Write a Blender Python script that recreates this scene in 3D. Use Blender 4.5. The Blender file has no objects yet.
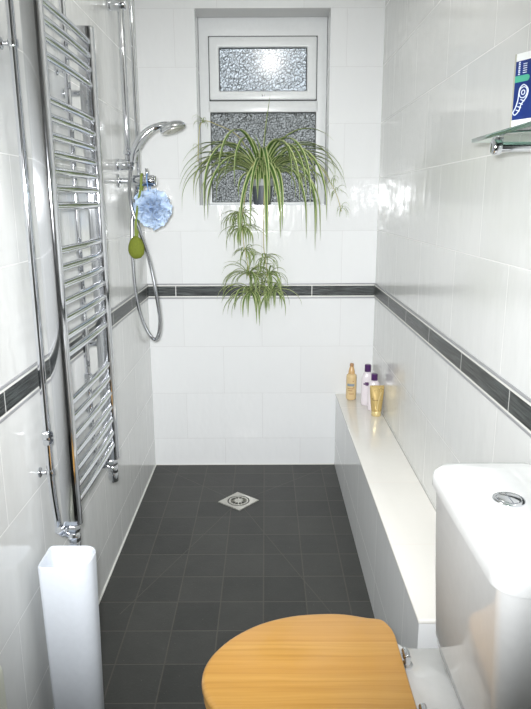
import bpy, bmesh, math, random
from mathutils import Vector, Matrix, noise

# ------------------------------------------------------------------ camera, world, lights, exposure
scene = bpy.context.scene
COL = scene.collection
R = math.radians

cam_data = bpy.data.cameras.new('camera')
cam = bpy.data.objects.new('camera', cam_data)
COL.objects.link(cam)
right = Vector((0.999992824, -0.000409283, -0.003766273))
up = Vector((0.00375841, 0.23211759, 0.97268047))
fwd = Vector((-0.000476117, 0.972687647, -0.23211746))
m = Matrix((right, up, -fwd)).transposed().to_4x4()
m.translation = Vector((0.5702, -3.0993, 1.3234))
cam.matrix_world = m
cam_data.sensor_fit = 'HORIZONTAL'
cam_data.sensor_width = 36.0
cam_data.lens = 642.908 / 531.0 * 36.0
cam_data.clip_start = 0.02
scene.camera = cam

scene.view_settings.view_transform = 'Standard'
scene.view_settings.look = 'None'
scene.view_settings.gamma = 1.0
scene.view_settings.use_curve_mapping = False
scene.view_settings.exposure = 1.65

world = bpy.data.worlds.new('evening_sky')
scene.world = world
world.use_nodes = True
bg = world.node_tree.nodes['Background']
bg.inputs['Color'].default_value = (0.88, 0.94, 1.0, 1)
bg.inputs['Strength'].default_value = 0.7


def lamp(name, loc, watts, radius, color, kind='POINT'):
    d = bpy.data.lights.new(name, kind)
    d.energy = watts
    d.shadow_soft_size = radius
    d.color = color
    o = bpy.data.objects.new(name, d)
    o.location = loc
    COL.objects.link(o)
    return o


# the bulb of the ceiling lamp, and the camera's own flash
lamp('ceiling_bulb', (0.61, -1.45, 2.26), 1.2, 0.035, (1.0, 0.99, 0.965))
flash = lamp('camera_flash', (0.54, -3.08, 1.36), 78.0, 0.03, (0.96, 0.98, 1.0), 'SPOT')
flash.data.spot_size = R(78)
flash.data.spot_blend = 1.0
flash.rotation_euler = (Vector((0.50, 0.0, 0.66)) - flash.location).to_track_quat('-Z', 'Y').to_euler()


# ------------------------------------------------------------------ materials
def lin(c):
    return tuple(((v / 255) / 12.92 if v / 255 <= 0.04045 else ((v / 255 + 0.055) / 1.055) ** 2.4) for v in c) + (1.0,)


class NT:
    def __init__(self, name):
        self.m = bpy.data.materials.new(name)
        self.m.use_nodes = True
        self.t = self.m.node_tree
        self.b = self.t.nodes['Principled BSDF']

    def n(self, kind, **kw):
        o = self.t.nodes.new(kind)
        for k, v in kw.items():
            setattr(o, k, v)
        return o

    def link(self, a, b):
        self.t.links.new(a, b)

    def math(self, op, a, b=None, c=None):
        o = self.n('ShaderNodeMath', operation=op)
        for i, v in enumerate((a, b, c)):
            if v is None:
                continue
            if isinstance(v, (int, float)):
                o.inputs[i].default_value = v
            else:
                self.link(v, o.inputs[i])
        return o.outputs[0]

    def mix(self, fac, a, b):
        o = self.n('ShaderNodeMix', data_type='RGBA')
        if isinstance(fac, (int, float)):
            o.inputs[0].default_value = fac
        else:
            self.link(fac, o.inputs[0])
        for i, v in ((6, a), (7, b)):
            if isinstance(v, tuple):
                o.inputs[i].default_value = v
            else:
                self.link(v, o.inputs[i])
        return o.outputs[2]

    def noise(self, vec, scale, detail=3.0, rough=0.5):
        o = self.n('ShaderNodeTexNoise')
        o.inputs['Scale'].default_value = scale
        o.inputs['Detail'].default_value = detail
        o.inputs['Roughness'].default_value = rough
        if vec is not None:
            self.link(vec, o.inputs['Vector'])
        return o.outputs['Fac']

    def bump(self, h, strength, dist, normal=None):
        o = self.n('ShaderNodeBump')
        o.inputs['Strength'].default_value = strength
        o.inputs['Distance'].default_value = dist
        self.link(h, o.inputs['Height'])
        if normal is not None:
            self.link(normal, o.inputs['Normal'])
        return o.outputs[0]

    def pos(self):
        return self.n('ShaderNodeNewGeometry').outputs['Position']

    def objpos(self):
        return self.n('ShaderNodeTexCoord').outputs['Object']

    def mapped(self, vec, scale):
        o = self.n('ShaderNodeMapping')
        o.inputs['Scale'].default_value = scale
        self.link(vec, o.inputs['Vector'])
        return o.outputs[0]

    def set(self, **kw):
        for k, v in kw.items():
            k = k.replace('_', ' ')
            i = self.b.inputs[k]
            if isinstance(v, (int, float, tuple)):
                i.default_value = v
            else:
                self.link(v, i)
        return self


def simple(name, rgb, rough=0.4, metal=0.0, nscale=60.0, namp=0.04, bump=0.0, **kw):
    """plain surface with a fine procedural variation of tone and roughness"""
    n = NT(name)
    p = n.objpos()
    f = n.noise(p, nscale)
    c = lin(rgb)
    dark = tuple(v * (1 - namp) for v in c[:3]) + (1,)
    lite = tuple(min(1, v * (1 + namp)) for v in c[:3]) + (1,)
    n.set(Base_Color=n.mix(f, dark, lite), Roughness=n.math('MULTIPLY_ADD', f, 0.06, max(0.0, rough - 0.03)), Metallic=metal, **kw)
    if bump:
        n.set(Normal=n.bump(f, bump, 0.002))
    return n.m


def wall_tiles(name, axis, u0, pitch, tile_rgb, grout_rgb, z_mode='band', row=0.2405, bump=0.16, spec=0.5):
    """glossy, slightly rippled wall tiles in half bond; rows restart above the dark band"""
    n = NT(name)
    g = n.n('ShaderNodeNewGeometry')
    sep = n.n('ShaderNodeSeparateXYZ')
    n.link(g.outputs['Position'], sep.inputs[0])
    u = sep.outputs[axis]
    z = sep.outputs[2]
    above = n.math('GREATER_THAN', z, 0.9)
    if z_mode == 'band':
        zl = n.math('SUBTRACT', n.math('MINIMUM', z, 0.85), 0.1445 - 2 * row)
        zu = n.math('SUBTRACT', n.math('MAXIMUM', z, 0.96), 1.186 - 3 * row)
        zz = n.math('ADD', n.math('MULTIPLY', zl, n.math('SUBTRACT', 1.0, above)), n.math('MULTIPLY', zu, above))
    else:
        zz = n.math('ADD', z, 10 * row - 0.125)
    rows = n.math('DIVIDE', zz, row)
    r = n.math('FLOOR', rows)
    odd = n.math('MODULO', r, 2.0)
    if z_mode != 'band':
        odd = n.math('MULTIPLY', odd, 0.0)
    us = n.math('ADD', n.math('DIVIDE', n.math('SUBTRACT', u, u0 - 40 * pitch), pitch), n.math('MULTIPLY', odd, 0.5))
    fu = n.math('FRACT', us)
    fv = n.math('FRACT', rows)
    du = n.math('MULTIPLY', n.math('MINIMUM', fu, n.math('SUBTRACT', 1.0, fu)), pitch)
    dv = n.math('MULTIPLY', n.math('MINIMUM', fv, n.math('SUBTRACT', 1.0, fv)), row)
    if z_mode == 'none':
        d = du
    else:
        d = n.math('MINIMUM', du, dv)
    grout = n.math('LESS_THAN', d, 0.0011)
    # ripple of the glaze: tall soft waves with a little finer relief
    axisscale = [6.0, 6.0, 3.0]
    mp = n.mapped(g.outputs['Position'], tuple(axisscale))
    wv = n.noise(mp, 2.6, 2.0, 0.5)
    fine = n.noise(n.mapped(g.outputs['Position'], (14.0, 14.0, 7.0)), 1.6, 1.0, 0.4)
    h = n.math('MULTIPLY_ADD', fine, 0.2, wv)
    h = n.math('MULTIPLY_ADD', n.math('MINIMUM', n.math('DIVIDE', d, 0.004), 1.0), 0.10, h)
    # each tile has a slightly different tone
    wn = n.n('ShaderNodeTexWhiteNoise', noise_dimensions='2D')
    comb = n.n('ShaderNodeCombineXYZ')
    n.link(n.math('FLOOR', us), comb.inputs[0])
    n.link(r, comb.inputs[1])
    n.link(comb.outputs[0], wn.inputs['Vector'])
    c = lin(tile_rgb)
    c2 = tuple(v * 0.965 for v in c[:3]) + (1,)
    tile = n.mix(wn.outputs[0], c, c2)
    n.set(Base_Color=n.mix(grout, tile, lin(grout_rgb)),
          Roughness=n.math('MULTIPLY_ADD', grout, 0.55, 0.13),
          Specular_IOR_Level=spec,
          Normal=n.bump(h, bump, 0.010))
    return n.m


def band_tiles(name, axis, u0, pitch):
    """dark split-face band with a light joint between neighbours"""
    n = NT(name)
    p = n.pos()
    sep = n.n('ShaderNodeSeparateXYZ')
    n.link(p, sep.inputs[0])
    fu = n.math('FRACT', n.math('DIVIDE', n.math('SUBTRACT', sep.outputs[axis], u0 - 40 * pitch), pitch))
    du = n.math('MULTIPLY', n.math('MINIMUM', fu, n.math('SUBTRACT', 1.0, fu)), pitch)
    joint = n.math('LESS_THAN', du, 0.0021)
    sc = (9.0, 9.0, 240.0)
    streak = n.noise(n.mapped(p, sc), 1.0, 4.0, 0.6)
    ramp = n.n('ShaderNodeValToRGB')
    ramp.color_ramp.elements[0].position = 0.42
    ramp.color_ramp.elements[0].color = lin((14, 18, 20))
    ramp.color_ramp.elements[1].position = 0.72
    ramp.color_ramp.elements[1].color = lin((92, 100, 98))
    n.link(streak, ramp.inputs[0])
    n.set(Base_Color=n.mix(joint, ramp.outputs[0], lin((215, 215, 212))), Roughness=0.32, Normal=n.bump(streak, 0.7, 0.004))
    return n.m


def floor_tiles():
    n = NT('slate_floor_tiles')
    p = n.pos()
    sep = n.n('ShaderNodeSeparateXYZ')
    n.link(p, sep.inputs[0])
    x, y = sep.outputs[0], sep.outputs[1]

    def grid(c, c0, pitch):
        q = n.math('DIVIDE', n.math('SUBTRACT', c, c0 - 60 * pitch), pitch)
        f = n.math('FRACT', q)
        return n.math('MULTIPLY', n.math('MINIMUM', f, n.math('SUBTRACT', 1.0, f)), pitch), n.math('FLOOR', q)
    dx, ix = grid(x, 0.1235, 0.1452)
    dy, iy = grid(y, -0.565, 0.151)
    grid_d = n.math('MINIMUM', dx, dy)

    # cuts that run from the drain to the corners of the wet area
    def seg(a, b):
        ax, ay = a
        bx, by = b
        L = math.hypot(bx - ax, by - ay)
        tx, ty = (bx - ax) / L, (by - ay) / L
        rx = n.math('SUBTRACT', x, ax)
        ry = n.math('SUBTRACT', y, ay)
        t = n.math('MULTIPLY_ADD', rx, tx, n.math('MULTIPLY', ry, ty))
        s = n.math('ABSOLUTE', n.math('MULTIPLY_ADD', rx, -ty, n.math('MULTIPLY', ry, tx)))
        out = n.math('ADD', n.math('LESS_THAN', t, 0.0), n.math('GREATER_THAN', t, L))
        return n.math('ADD', s, out)
    dc = (0.444, -0.420)
    d = None
    for q in ((0.0, 0.0), (0.92, 0.0), (0.085, -1.235), (0.79, -1.25)):
        s = seg(dc, q)
        d = s if d is None else n.math('MINIMUM', d, s)
    g1 = n.math('SUBTRACT', 1.0, n.math('SMOOTH_MIN', n.math('DIVIDE', grid_d, 0.0034), 1.0, 0.2))
    g2 = n.math('SUBTRACT', 1.0, n.math('SMOOTH_MIN', n.math('DIVIDE', d, 0.0026), 1.0, 0.2))
    gr = n.math('MAXIMUM', g1, n.math('MULTIPLY', g2, 0.9))
    wn = n.n('ShaderNodeTexWhiteNoise', noise_dimensions='2D')
    cmb = n.n('ShaderNodeCombineXYZ')
    n.link(ix, cmb.inputs[0])
    n.link(iy, cmb.inputs[1])
    n.link(cmb.outputs[0], wn.inputs['Vector'])
    blot = n.noise(p, 9.0, 5.0, 0.6)
    grain = n.noise(p, 120.0, 4.0, 0.65)
    tone = n.math('MULTIPLY_ADD', wn.outputs[0], 0.35, n.math('MULTIPLY', blot, 0.65))
    base = n.mix(tone, lin((50, 51, 50)), lin((76, 76, 73)))
    base = n.mix(n.math('MULTIPLY', n.math('GREATER_THAN', grain, 0.66), 0.35), base, lin((120, 118, 112)))
    col = n.mix(n.math('MULTIPLY', gr, 0.62), base, lin((100, 96, 88)))
    h = n.math('MULTIPLY_ADD', grain, 0.35, n.math('MULTIPLY', blot, 0.8))
    h = n.math('SUBTRACT', h, n.math('MULTIPLY', gr, 0.5))
    n.set(Base_Color=col, Roughness=n.math('MULTIPLY_ADD', grain, 0.25, 0.36), Specular_IOR_Level=0.4, Normal=n.bump(h, 0.35, 0.004))
    return n.m


def pine():
    n = NT('honey_pine')
    p = n.objpos()
    sep = n.n('ShaderNodeSeparateXYZ')
    n.link(p, sep.inputs[0])
    warp = n.noise(n.mapped(p, (2.0, 9.0, 1.0)), 1.5, 3.0, 0.5)
    yy = n.math('MULTIPLY_ADD', warp, 0.02, sep.outputs[1])
    # staves glued edge to edge, each with its own tone
    st = n.math('FLOOR', n.math('DIVIDE', sep.outputs[1], 0.046))
    wn = n.n('ShaderNodeTexWhiteNoise', noise_dimensions='1D')
    n.link(st, wn.inputs['W'])
    cmb = n.n('ShaderNodeCombineXYZ')
    n.link(n.math('MULTIPLY', sep.outputs[0], 1.2), cmb.inputs[0])
    n.link(n.math('MULTIPLY_ADD', wn.outputs[0], 7.0, n.math('MULTIPLY', yy, 60.0)), cmb.inputs[1])
    n.link(n.math('MULTIPLY', wn.outputs[0], 4.0), cmb.inputs[2])
    fibre = n.noise(cmb.outputs[0], 1.6, 5.0, 0.6)
    ramp = n.n('ShaderNodeValToRGB')
    e = ramp.color_ramp.elements
    e[0].position = 0.28
    e[0].color = lin((192, 138, 60))
    e[1].position = 0.62
    e[1].color = lin((212, 161, 82))
    x2 = ramp.color_ramp.elements.new(0.45)
    x2.color = lin((203, 151, 71))
    n.link(fibre, ramp.inputs[0])
    col = n.mix(n.math('MULTIPLY', wn.outputs[0], 0.35), ramp.outputs[0], lin((202, 142, 60)))
    n.set(Base_Color=col, Roughness=0.30, Coat_Weight=0.35, Coat_Roughness=0.12, Normal=n.bump(fibre, 0.06, 0.002))
    return n.m


def frosted(name, scale, tint, rough, coat):
    n = NT(name)
    p = n.objpos()
    wob = n.noise(p, scale * 0.7, 2.0)
    v = n.n('ShaderNodeTexVoronoi', feature='F1')
    v.inputs['Scale'].default_value = scale
    mv = n.n('ShaderNodeVectorMath', operation='ADD')
    cb = n.n('ShaderNodeCombineXYZ')
    n.link(n.math('MULTIPLY', wob, 0.02), cb.inputs[0])
    n.link(n.math('MULTIPLY', wob, 0.02), cb.inputs[2])
    n.link(p, mv.inputs[0])
    n.link(cb.outputs[0], mv.inputs[1])
    n.link(mv.outputs[0], v.inputs['Vector'])
    n.set(Base_Color=lin(tint), Roughness=rough, Transmission_Weight=0.8, IOR=1.5, Coat_Weight=coat, Coat_Roughness=0.17, Coat_IOR=1.8,
          Normal=n.bump(v.outputs['Distance'], 1.0, 0.03))
    return n.m


def leaf_mat():
    n = NT('variegated_leaf')
    uv = n.n('ShaderNodeTexCoord').outputs['UV']
    sep = n.n('ShaderNodeSeparateXYZ')
    n.link(uv, sep.inputs[0])
    edge = n.math('ABSOLUTE', n.math('SUBTRACT', sep.outputs[0], 0.5))
    fac = n.n('ShaderNodeMapRange')
    fac.inputs[1].default_value = 0.20
    fac.inputs[2].default_value = 0.34
    n.link(edge, fac.inputs[0])
    var = n.noise(n.objpos(), 14.0)
    green = n.mix(var, lin((40, 78, 26)), lin((94, 130, 50)))
    n.set(Base_Color=n.mix(fac.outputs[0], green, lin((196, 206, 146))), Roughness=0.42, Subsurface_Weight=0.0)
    return n.m


M = {}
M['wall_back'] = wall_tiles('white_tiles_back', 0, 0.169, 0.383, (240, 241, 241), (224, 224, 224), bump=0.32, spec=0.25)
M['wall_right'] = wall_tiles('white_tiles_right', 1, -1.29, 0.405, (234, 235, 233), (246, 246, 244))
M['wall_left'] = wall_tiles('white_tiles_left', 1, -1.40, 0.405, (234, 235, 233), (246, 246, 244))
M['bench_front'] = wall_tiles('white_tiles_bench_front', 1, -0.82, 0.41, (242, 243, 243), (248, 248, 246), 'bench', row=0.262, bump=0.05, spec=0.08)
M['bench_top'] = wall_tiles('cream_tiles_bench_top', 1, -1.462, 0.41, (250, 247, 240), (236, 228, 220), 'none', bump=0.05)
M['band_back'] = band_tiles('slate_band_back', 0, 0.136, 0.329)
M['band_right'] = band_tiles('slate_band_right', 1, -1.07, 0.3495)
M['band_left'] = band_tiles('slate_band_left', 1, -0.742, 0.3413)
M['floor'] = floor_tiles()
M['pencil'] = simple('grey_pencil_trim', (176, 176, 180), 0.42, 0.25)
M['grout'] = simple('white_sealant', (236, 236, 230), 0.5)
M['paint'] = simple('white_ceiling_paint', (236, 236, 232), 0.8, nscale=30, bump=0.1)
M['plaster'] = simple('grey_wall_paint', (150, 150, 148), 0.7, nscale=30, bump=0.1)  # unseen front wall, toned down to mid-grey so the chrome reflects something darker
M['upvc'] = simple('white_upvc', (234, 236, 236), 0.30)
M['gasket'] = simple('black_gasket', (50, 52, 54), 0.6)
M['chrome'] = simple('chrome', (226, 228, 232), 0.07, 1.0, namp=0.02)
M['steel'] = simple('brushed_steel', (200, 198, 190), 0.32, 1.0, nscale=200, namp=0.1, bump=0.05)
M['hose'] = simple('flexible_metal_hose', (186, 188, 192), 0.2, 1.0, nscale=200)
M['darksteel'] = simple('shadow_gap_steel', (70, 70, 68), 0.5, 0.6)
M['ceramic'] = simple('white_ceramic', (236, 237, 236), 0.10, Coat_Weight=0.15, Coat_Roughness=0.05)
M['pine'] = pine()
M['bin'] = simple('white_plastic', (228, 233, 240), 0.22)
M['glass_upper'] = frosted('frosted_glass_upper', 75.0, (225, 232, 236), 0.16, 1.0)
M['glass_lower'] = frosted('frosted_glass_lower', 85.0, (176, 178, 176), 0.17, 0.0)  # darker tint stands in for the dimmer light behind the lower pane
M['leaf'] = leaf_mat()
M['stolon'] = simple('pale_runner', (186, 176, 112), 0.5)
M['pot'] = simple('dark_grey_pot', (92, 98, 106), 0.45)
M['pot_rim'] = simple('pale_pot_rim', (168, 172, 172), 0.45)
M['soil'] = simple('potting_soil', (52, 40, 30), 0.9, nscale=150, namp=0.4, bump=0.5)
M['puff'] = simple('light_blue_netting', (206, 224, 248), 0.55, nscale=300, namp=0.08, Subsurface_Weight=0.6, Subsurface_Radius=(0.02, 0.02, 0.02))
M['cord'] = simple('blue_cord', (120, 160, 214), 0.6)
M['olive'] = simple('olive_sponge', (112, 122, 34), 0.8, nscale=220, namp=0.35, bump=0.8)
M['olive_strap'] = simple('olive_strap', (126, 142, 62), 0.7)
M['amber'] = simple('amber_bottle', (246, 218, 166), 0.2, Transmission_Weight=0.25)
M['amber_cap'] = simple('tan_pump', (214, 174, 120), 0.25)
M['label_blue'] = simple('grey_blue_print', (142, 156, 166), 0.4)
M['label_brown'] = simple('brown_print', (176, 134, 92), 0.4)
M['pinkbottle'] = simple('pale_pink_bottle', (248, 240, 244), 0.2, Transmission_Weight=0.15)
M['purple'] = simple('purple_cap', (74, 36, 92), 0.3)
M['plum'] = simple('plum_print', (88, 52, 98), 0.4)
M['gold'] = simple('gold_tube', (204, 178, 118), 0.28, 0.45)
M['gold_light'] = simple('pale_gold_print', (226, 206, 150), 0.3, 0.3)
M['gold_dark'] = simple('dark_gold_print', (140, 112, 62), 0.35, 0.3)
M['box_white'] = simple('white_card', (240, 242, 240), 0.4)
M['box_side'] = simple('grey_card', (176, 174, 160), 0.5)
M['box_blue'] = None
M['mint'] = simple('mint_print', (82, 176, 146), 0.4)
M['print_white'] = simple('white_print', (226, 234, 246), 0.4)


def box_blue():
    n = NT('blue_card')
    p = n.objpos()
    sep = n.n('ShaderNodeSeparateXYZ')
    n.link(p, sep.inputs[0])
    f = n.noise(p, 24.0, 2.0)
    n.set(Base_Color=n.mix(f, lin((10, 26, 84)), lin((20, 60, 140))), Roughness=0.3)
    return n.m


M['box_blue'] = box_blue()


def shelf_glass():
    n = NT('green_edged_glass')
    f = n.noise(n.objpos(), 8.0)
    n.set(Base_Color=n.mix(f, lin((176, 222, 204)), lin((190, 230, 214))), Roughness=0.02, Transmission_Weight=1.0, IOR=1.5)
    return n.m


M['glass'] = shelf_glass()


def diffuser():
    n = NT('lit_opal_diffuser')
    f = n.noise(n.objpos(), 20.0)
    n.set(Base_Color=lin((250, 248, 240)), Emission_Color=n.mix(f, (1, 0.97, 0.92, 1), (1, 0.985, 0.95, 1)), Emission_Strength=4.0, Roughness=0.4)
    return n.m


M['diffuser'] = diffuser()


# ------------------------------------------------------------------ geometry helpers
class MB:
    def __init__(self):
        self.v = []
        self.f = []
        self.uv = []

    def add(self, vs, fs, uvs=None):
        b = len(self.v)
        self.v += [Vector(p) for p in vs]
        self.f += [[b + i for i in q] for q in fs]
        self.uv += uvs if uvs else [(0.5, 0.5)] * len(vs)

    def box(self, a, b):
        x0, y0, z0 = a
        x1, y1, z1 = b
        vs = [(x0, y0, z0), (x1, y0, z0), (x1, y1, z0), (x0, y1, z0), (x0, y0, z1), (x1, y0, z1), (x1, y1, z1), (x0, y1, z1)]
        self.add(vs, [(3, 2, 1, 0), (4, 5, 6, 7), (0, 1, 5, 4), (1, 2, 6, 5), (2, 3, 7, 6), (3, 0, 4, 7)])
        return self

    def loft(self, rings, cap0=True, cap1=True, closed=False):
        n = len(rings[0])
        vs = [p for r in rings for p in r]
        fs = []
        k = len(rings)
        for i in range(k if closed else k - 1):
            a, b = i * n, ((i + 1) % k) * n
            for j in range(n):
                j2 = (j + 1) % n
                fs.append((a + j, a + j2, b + j2, b + j))
        if cap0 and not closed:
            fs.append(tuple(range(n - 1, -1, -1)))
        if cap1 and not closed:
            fs.append(tuple((k - 1) * n + j for j in range(n)))
        self.add(vs, fs)
        return self

    def tube(self, pts, r, n=14, caps=True, closed=False):
        pts = [Vector(p) for p in pts]
        k = len(pts)
        rs = r if isinstance(r, (list, tuple)) else [r] * k
        T = []
        for i in range(k):
            if closed:
                t = pts[(i + 1) % k] - pts[i - 1]
            else:
                t = pts[min(i + 1, k - 1)] - pts[max(i - 1, 0)]
            T.append(t.normalized())
        ref = Vector((0, 0, 1)) if abs(T[0].z) < 0.9 else Vector((1, 0, 0))
        N = (ref - T[0] * ref.dot(T[0])).normalized()
        rings = []
        for i in range(k):
            N = (N - T[i] * N.dot(T[i])).normalized()
            B = T[i].cross(N)
            rings.append([pts[i] + (N * math.cos(a) + B * math.sin(a)) * rs[i] for a in [2 * math.pi * j / n for j in range(n)]])
        return self.loft(rings, caps, caps, closed)

    def cyl(self, a, b, r, n=24, bev=0.0):
        a, b = Vector(a), Vector(b)
        d = (b - a)
        L = d.length
        d = d / L
        if bev:
            return self.tube([a, a + d * bev * 0.3, a + d * bev, b - d * bev, b - d * bev * 0.3, b], [r - bev, r - bev * 0.3, r, r, r - bev * 0.3, r - bev], n)
        return self.tube([a, b], r, n)

    def lathe(self, prof, c, n=32, sx=1.0, sy=1.0, cap0=True, cap1=True):
        c = Vector(c)
        rings = []
        for r, z in prof:
            rings.append([c + Vector((r * sx * math.cos(2 * math.pi * j / n), r * sy * math.sin(2 * math.pi * j / n), z)) for j in range(n)])
        return self.loft(rings, cap0, cap1)

    def ribbon(self, pts, widths, side, fold=0.25):
        """a leaf blade: a strip of five points across, folded along its middle"""
        pts = [Vector(p) for p in pts]
        vs, fs, uvs = [], [], []
        k = len(pts)
        for i in range(k):
            t = (pts[min(i + 1, k - 1)] - pts[max(i - 1, 0)]).normalized()
            s = (side - t * side.dot(t))
            s = s.normalized() if s.length > 1e-5 else Vector((1, 0, 0))
            nn = s.cross(t).normalized()
            if nn.z < 0:
                nn = -nn
            w = widths[i]
            for q in (-1, -0.5, 0, 0.5, 1):
                vs.append(pts[i] + s * (q * w * 0.5) + nn * (abs(q) * w * fold))
                uvs.append((0.5 + q * 0.5, i / (k - 1)))
        for i in range(k - 1):
            for j in range(4):
                a = i * 5 + j
                fs.append((a, a + 1, a + 6, a + 5))
        self.add(vs, fs, uvs)
        return self

    def build(self, name, mat, parent=None, loc=None, smooth=True, bevel=0.0, seg=3, sub=0, solid=0.0, angle=40):
        off = Vector(loc) if loc is not None else Vector((0, 0, 0))
        if parent is not None:
            q = parent
            off = Vector((0, 0, 0))
            while q is not None:
                off += q.location
                q = q.parent
        me = bpy.data.meshes.new(name)
        me.from_pydata([v - off for v in self.v], [], self.f)
        bm = bmesh.new()
        bm.from_mesh(me)
        uvl = bm.loops.layers.uv.new('UVMap')
        bm.verts.ensure_lookup_table()
        for fc in bm.faces:
            for lp in fc.loops:
                lp[uvl].uv = self.uv[lp.vert.index]
        bmesh.ops.recalc_face_normals(bm, faces=bm.faces[:])
        if bevel:
            es = [e for e in bm.edges if len(e.link_faces) == 2 and e.calc_face_angle(0) > R(30)]
            bmesh.ops.bevel(bm, geom=es, offset=bevel, segments=seg, profile=0.5, affect='EDGES', clamp_overlap=True)
        for fc in bm.faces:
            fc.smooth = smooth
        if smooth:
            for e in bm.edges:
                if len(e.link_faces) == 2 and e.calc_face_angle(0) > R(angle):
                    e.smooth = False
        bm.to_mesh(me)
        bm.free()
        me.materials.append(mat)
        o = bpy.data.objects.new(name, me)
        COL.objects.link(o)
        if parent is not None:
            o.parent = parent
        else:
            o.location = off
        if solid:
            md = o.modifiers.new('thickness', 'SOLIDIFY')
            md.thickness = solid
            md.offset = 0
        if sub:
            md = o.modifiers.new('smooth', 'SUBSURF')
            md.levels = sub
            md.render_levels = sub
        return o


def tag(o, label=None, cat=None, group=None, kind=None):
    for k, v in (('label', label), ('category', cat), ('group', group), ('kind', kind)):
        if v:
            o[k] = v
    return o


def thing(name, label, cat, loc, group=None):
    o = bpy.data.objects.new(name, None)
    o.empty_display_size = 0.05
    o.location = loc
    COL.objects.link(o)
    return tag(o, label, cat, group)


def struct(o):
    o['kind'] = 'structure'
    return o


def spline(pts, per=8, closed=False):
    """Catmull-Rom through the points"""
    P = [Vector(p) for p in pts]
    n = len(P)
    out = []
    rng = range(n) if closed else range(n - 1)
    for i in rng:
        if closed:
            a, b, c, d = P[i - 1], P[i], P[(i + 1) % n], P[(i + 2) % n]
        else:
            b, c = P[i], P[i + 1]
            a = P[i - 1] if i > 0 else b * 2 - c
            d = P[i + 2] if i + 2 < n else c * 2 - b
        for k in range(per):
            t = k / per
            out.append(0.5 * ((2 * b) + (c - a) * t + (2 * a - 5 * b + 4 * c - d) * t * t + (-a + 3 * b - 3 * c + d) * t ** 3))
    if not closed:
        out.append(P[-1])
    return out


def rrect(cx, cy, hx, hy, r, z, n=6):
    """rounded rectangle ring at height z"""
    pts = []
    rs = r if isinstance(r, (list, tuple)) else [r] * 4
    for q, (sx, sy) in enumerate(((1, 1), (-1, 1), (-1, -1), (1, -1))):
        rr = rs[q]
        ox, oy = cx + sx * (hx - rr), cy + sy * (hy - rr)
        a0 = q * math.pi / 2
        for k in range(n + 1):
            a = a0 + k / n * math.pi / 2
            pts.append((ox + rr * math.cos(a), oy + rr * math.sin(a), z))
    return pts


# ------------------------------------------------------------------ the room
W, CEIL, FRONT = 1.10, 2.43, -3.75
WX0, WX1, WZ0, WZ1, WD = 0.262, 0.862, 1.305, 2.148, 0.20

struct(MB().box((-0.12, FRONT - 0.1, -0.12), (W + 0.12, 0.3, 0.0)).build('floor', M['floor'], smooth=False))
struct(MB().box((-0.12, FRONT - 0.1, CEIL), (W + 0.12, 0.3, CEIL + 0.1)).build('ceiling', M['paint'], smooth=False))
struct(MB().box((-0.12, FRONT - 0.1, 0), (0, 0.3, CEIL)).build('wall_left', M['wall_left'], smooth=False))
struct(MB().box((W, FRONT - 0.1, 0), (W + 0.12, 0.3, CEIL)).build('wall_right', M['wall_right'], smooth=False))
struct(MB().box((0, FRONT - 0.1, 0), (W, FRONT, CEIL)).build('wall_front', M['plaster'], smooth=False))

b = MB()
xs = [0, WX0, WX1, W]
zs = [0, WZ0, WZ1, CEIL]
for i in range(3):
    for j in range(3):
        if (i, j) == (1, 1):
            continue
        b.add([(xs[i], 0, zs[j]), (xs[i + 1], 0, zs[j]), (xs[i + 1], 0, zs[j + 1]), (xs[i], 0, zs[j + 1])], [(0, 1, 2, 3)])
        b.add([(xs[i], WD, zs[j]), (xs[i + 1], WD, zs[j]), (xs[i + 1], WD, zs[j + 1]), (xs[i], WD, zs[j + 1])], [(3, 2, 1, 0)])
for (p, q) in (((WX0, WZ0), (WX1, WZ0)), ((WX1, WZ0), (WX1, WZ1)), ((WX1, WZ1), (WX0, WZ1)), ((WX0, WZ1), (WX0, WZ0))):
    b.add([(p[0], 0, p[1]), (q[0], 0, q[1]), (q[0], WD, q[1]), (p[0], WD, p[1])], [(0, 1, 2, 3)])
for (p, q) in (((0, 0), (W, 0)), ((W, 0), (W, CEIL)), ((W, CEIL), (0, CEIL)), ((0, CEIL), (0, 0))):
    b.add([(p[0], 0, p[1]), (q[0], 0, q[1]), (q[0], WD, q[1]), (p[0], WD, p[1])], [(3, 2, 1, 0)])
wb = b
bmw = wb.build('wall_back', M['wall_back'], smooth=False)
bm = bmesh.new()
bm.from_mesh(bmw.data)
bmesh.ops.remove_doubles(bm, verts=bm.verts[:], dist=1e-5)
bmesh.ops.recalc_face_normals(bm, faces=bm.faces[:])
bm.to_mesh(bmw.data)
bm.free()
struct(bmw)

# dark band with a pencil strip above and below, one run per wall
ZB, ZT = 0.877, 0.925


def band(name, mat, a, c):
    (x0, y0), (x1, y1) = a, c
    t = struct(MB().box((x0, y0, ZB), (x1, y1, ZT)).build(name, mat, smooth=False))
    for z0, z1 in ((ZB - 0.0135, ZB - 0.0055), (ZT + 0.0055, ZT + 0.0125)):
        MB().box((x0, y0, z0), (x1, y1, z1)).build('pencil_strip', M['pencil'], t, bevel=0.0012, seg=2)
    for z0, z1 in ((ZB - 0.0055, ZB), (ZT, ZT + 0.0055)):
        g = 0.0012
        MB().box((x0, y0, z0), (x1, y1, z1)).build('grout_line', M['grout'], t, smooth=False)
    return t


band('trim_1', M['band_left'], (0.0, FRONT), (0.004, -0.004))
band('trim_2', M['band_back'], (0.0, -0.004), (W, 0.0))
band('trim_3', M['band_right'], (W - 0.004, FRONT), (W, -0.004))
# sealant at the foot of the walls
struct(MB().box((0, -2.6, 0), (0.004, -0.004, 0.005)).build('baseboard_left', M['grout'], smooth=False))
struct(MB().box((0, -0.004, 0), (0.92, 0.0, 0.005)).build('baseboard_back', M['grout'], smooth=False))

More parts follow.
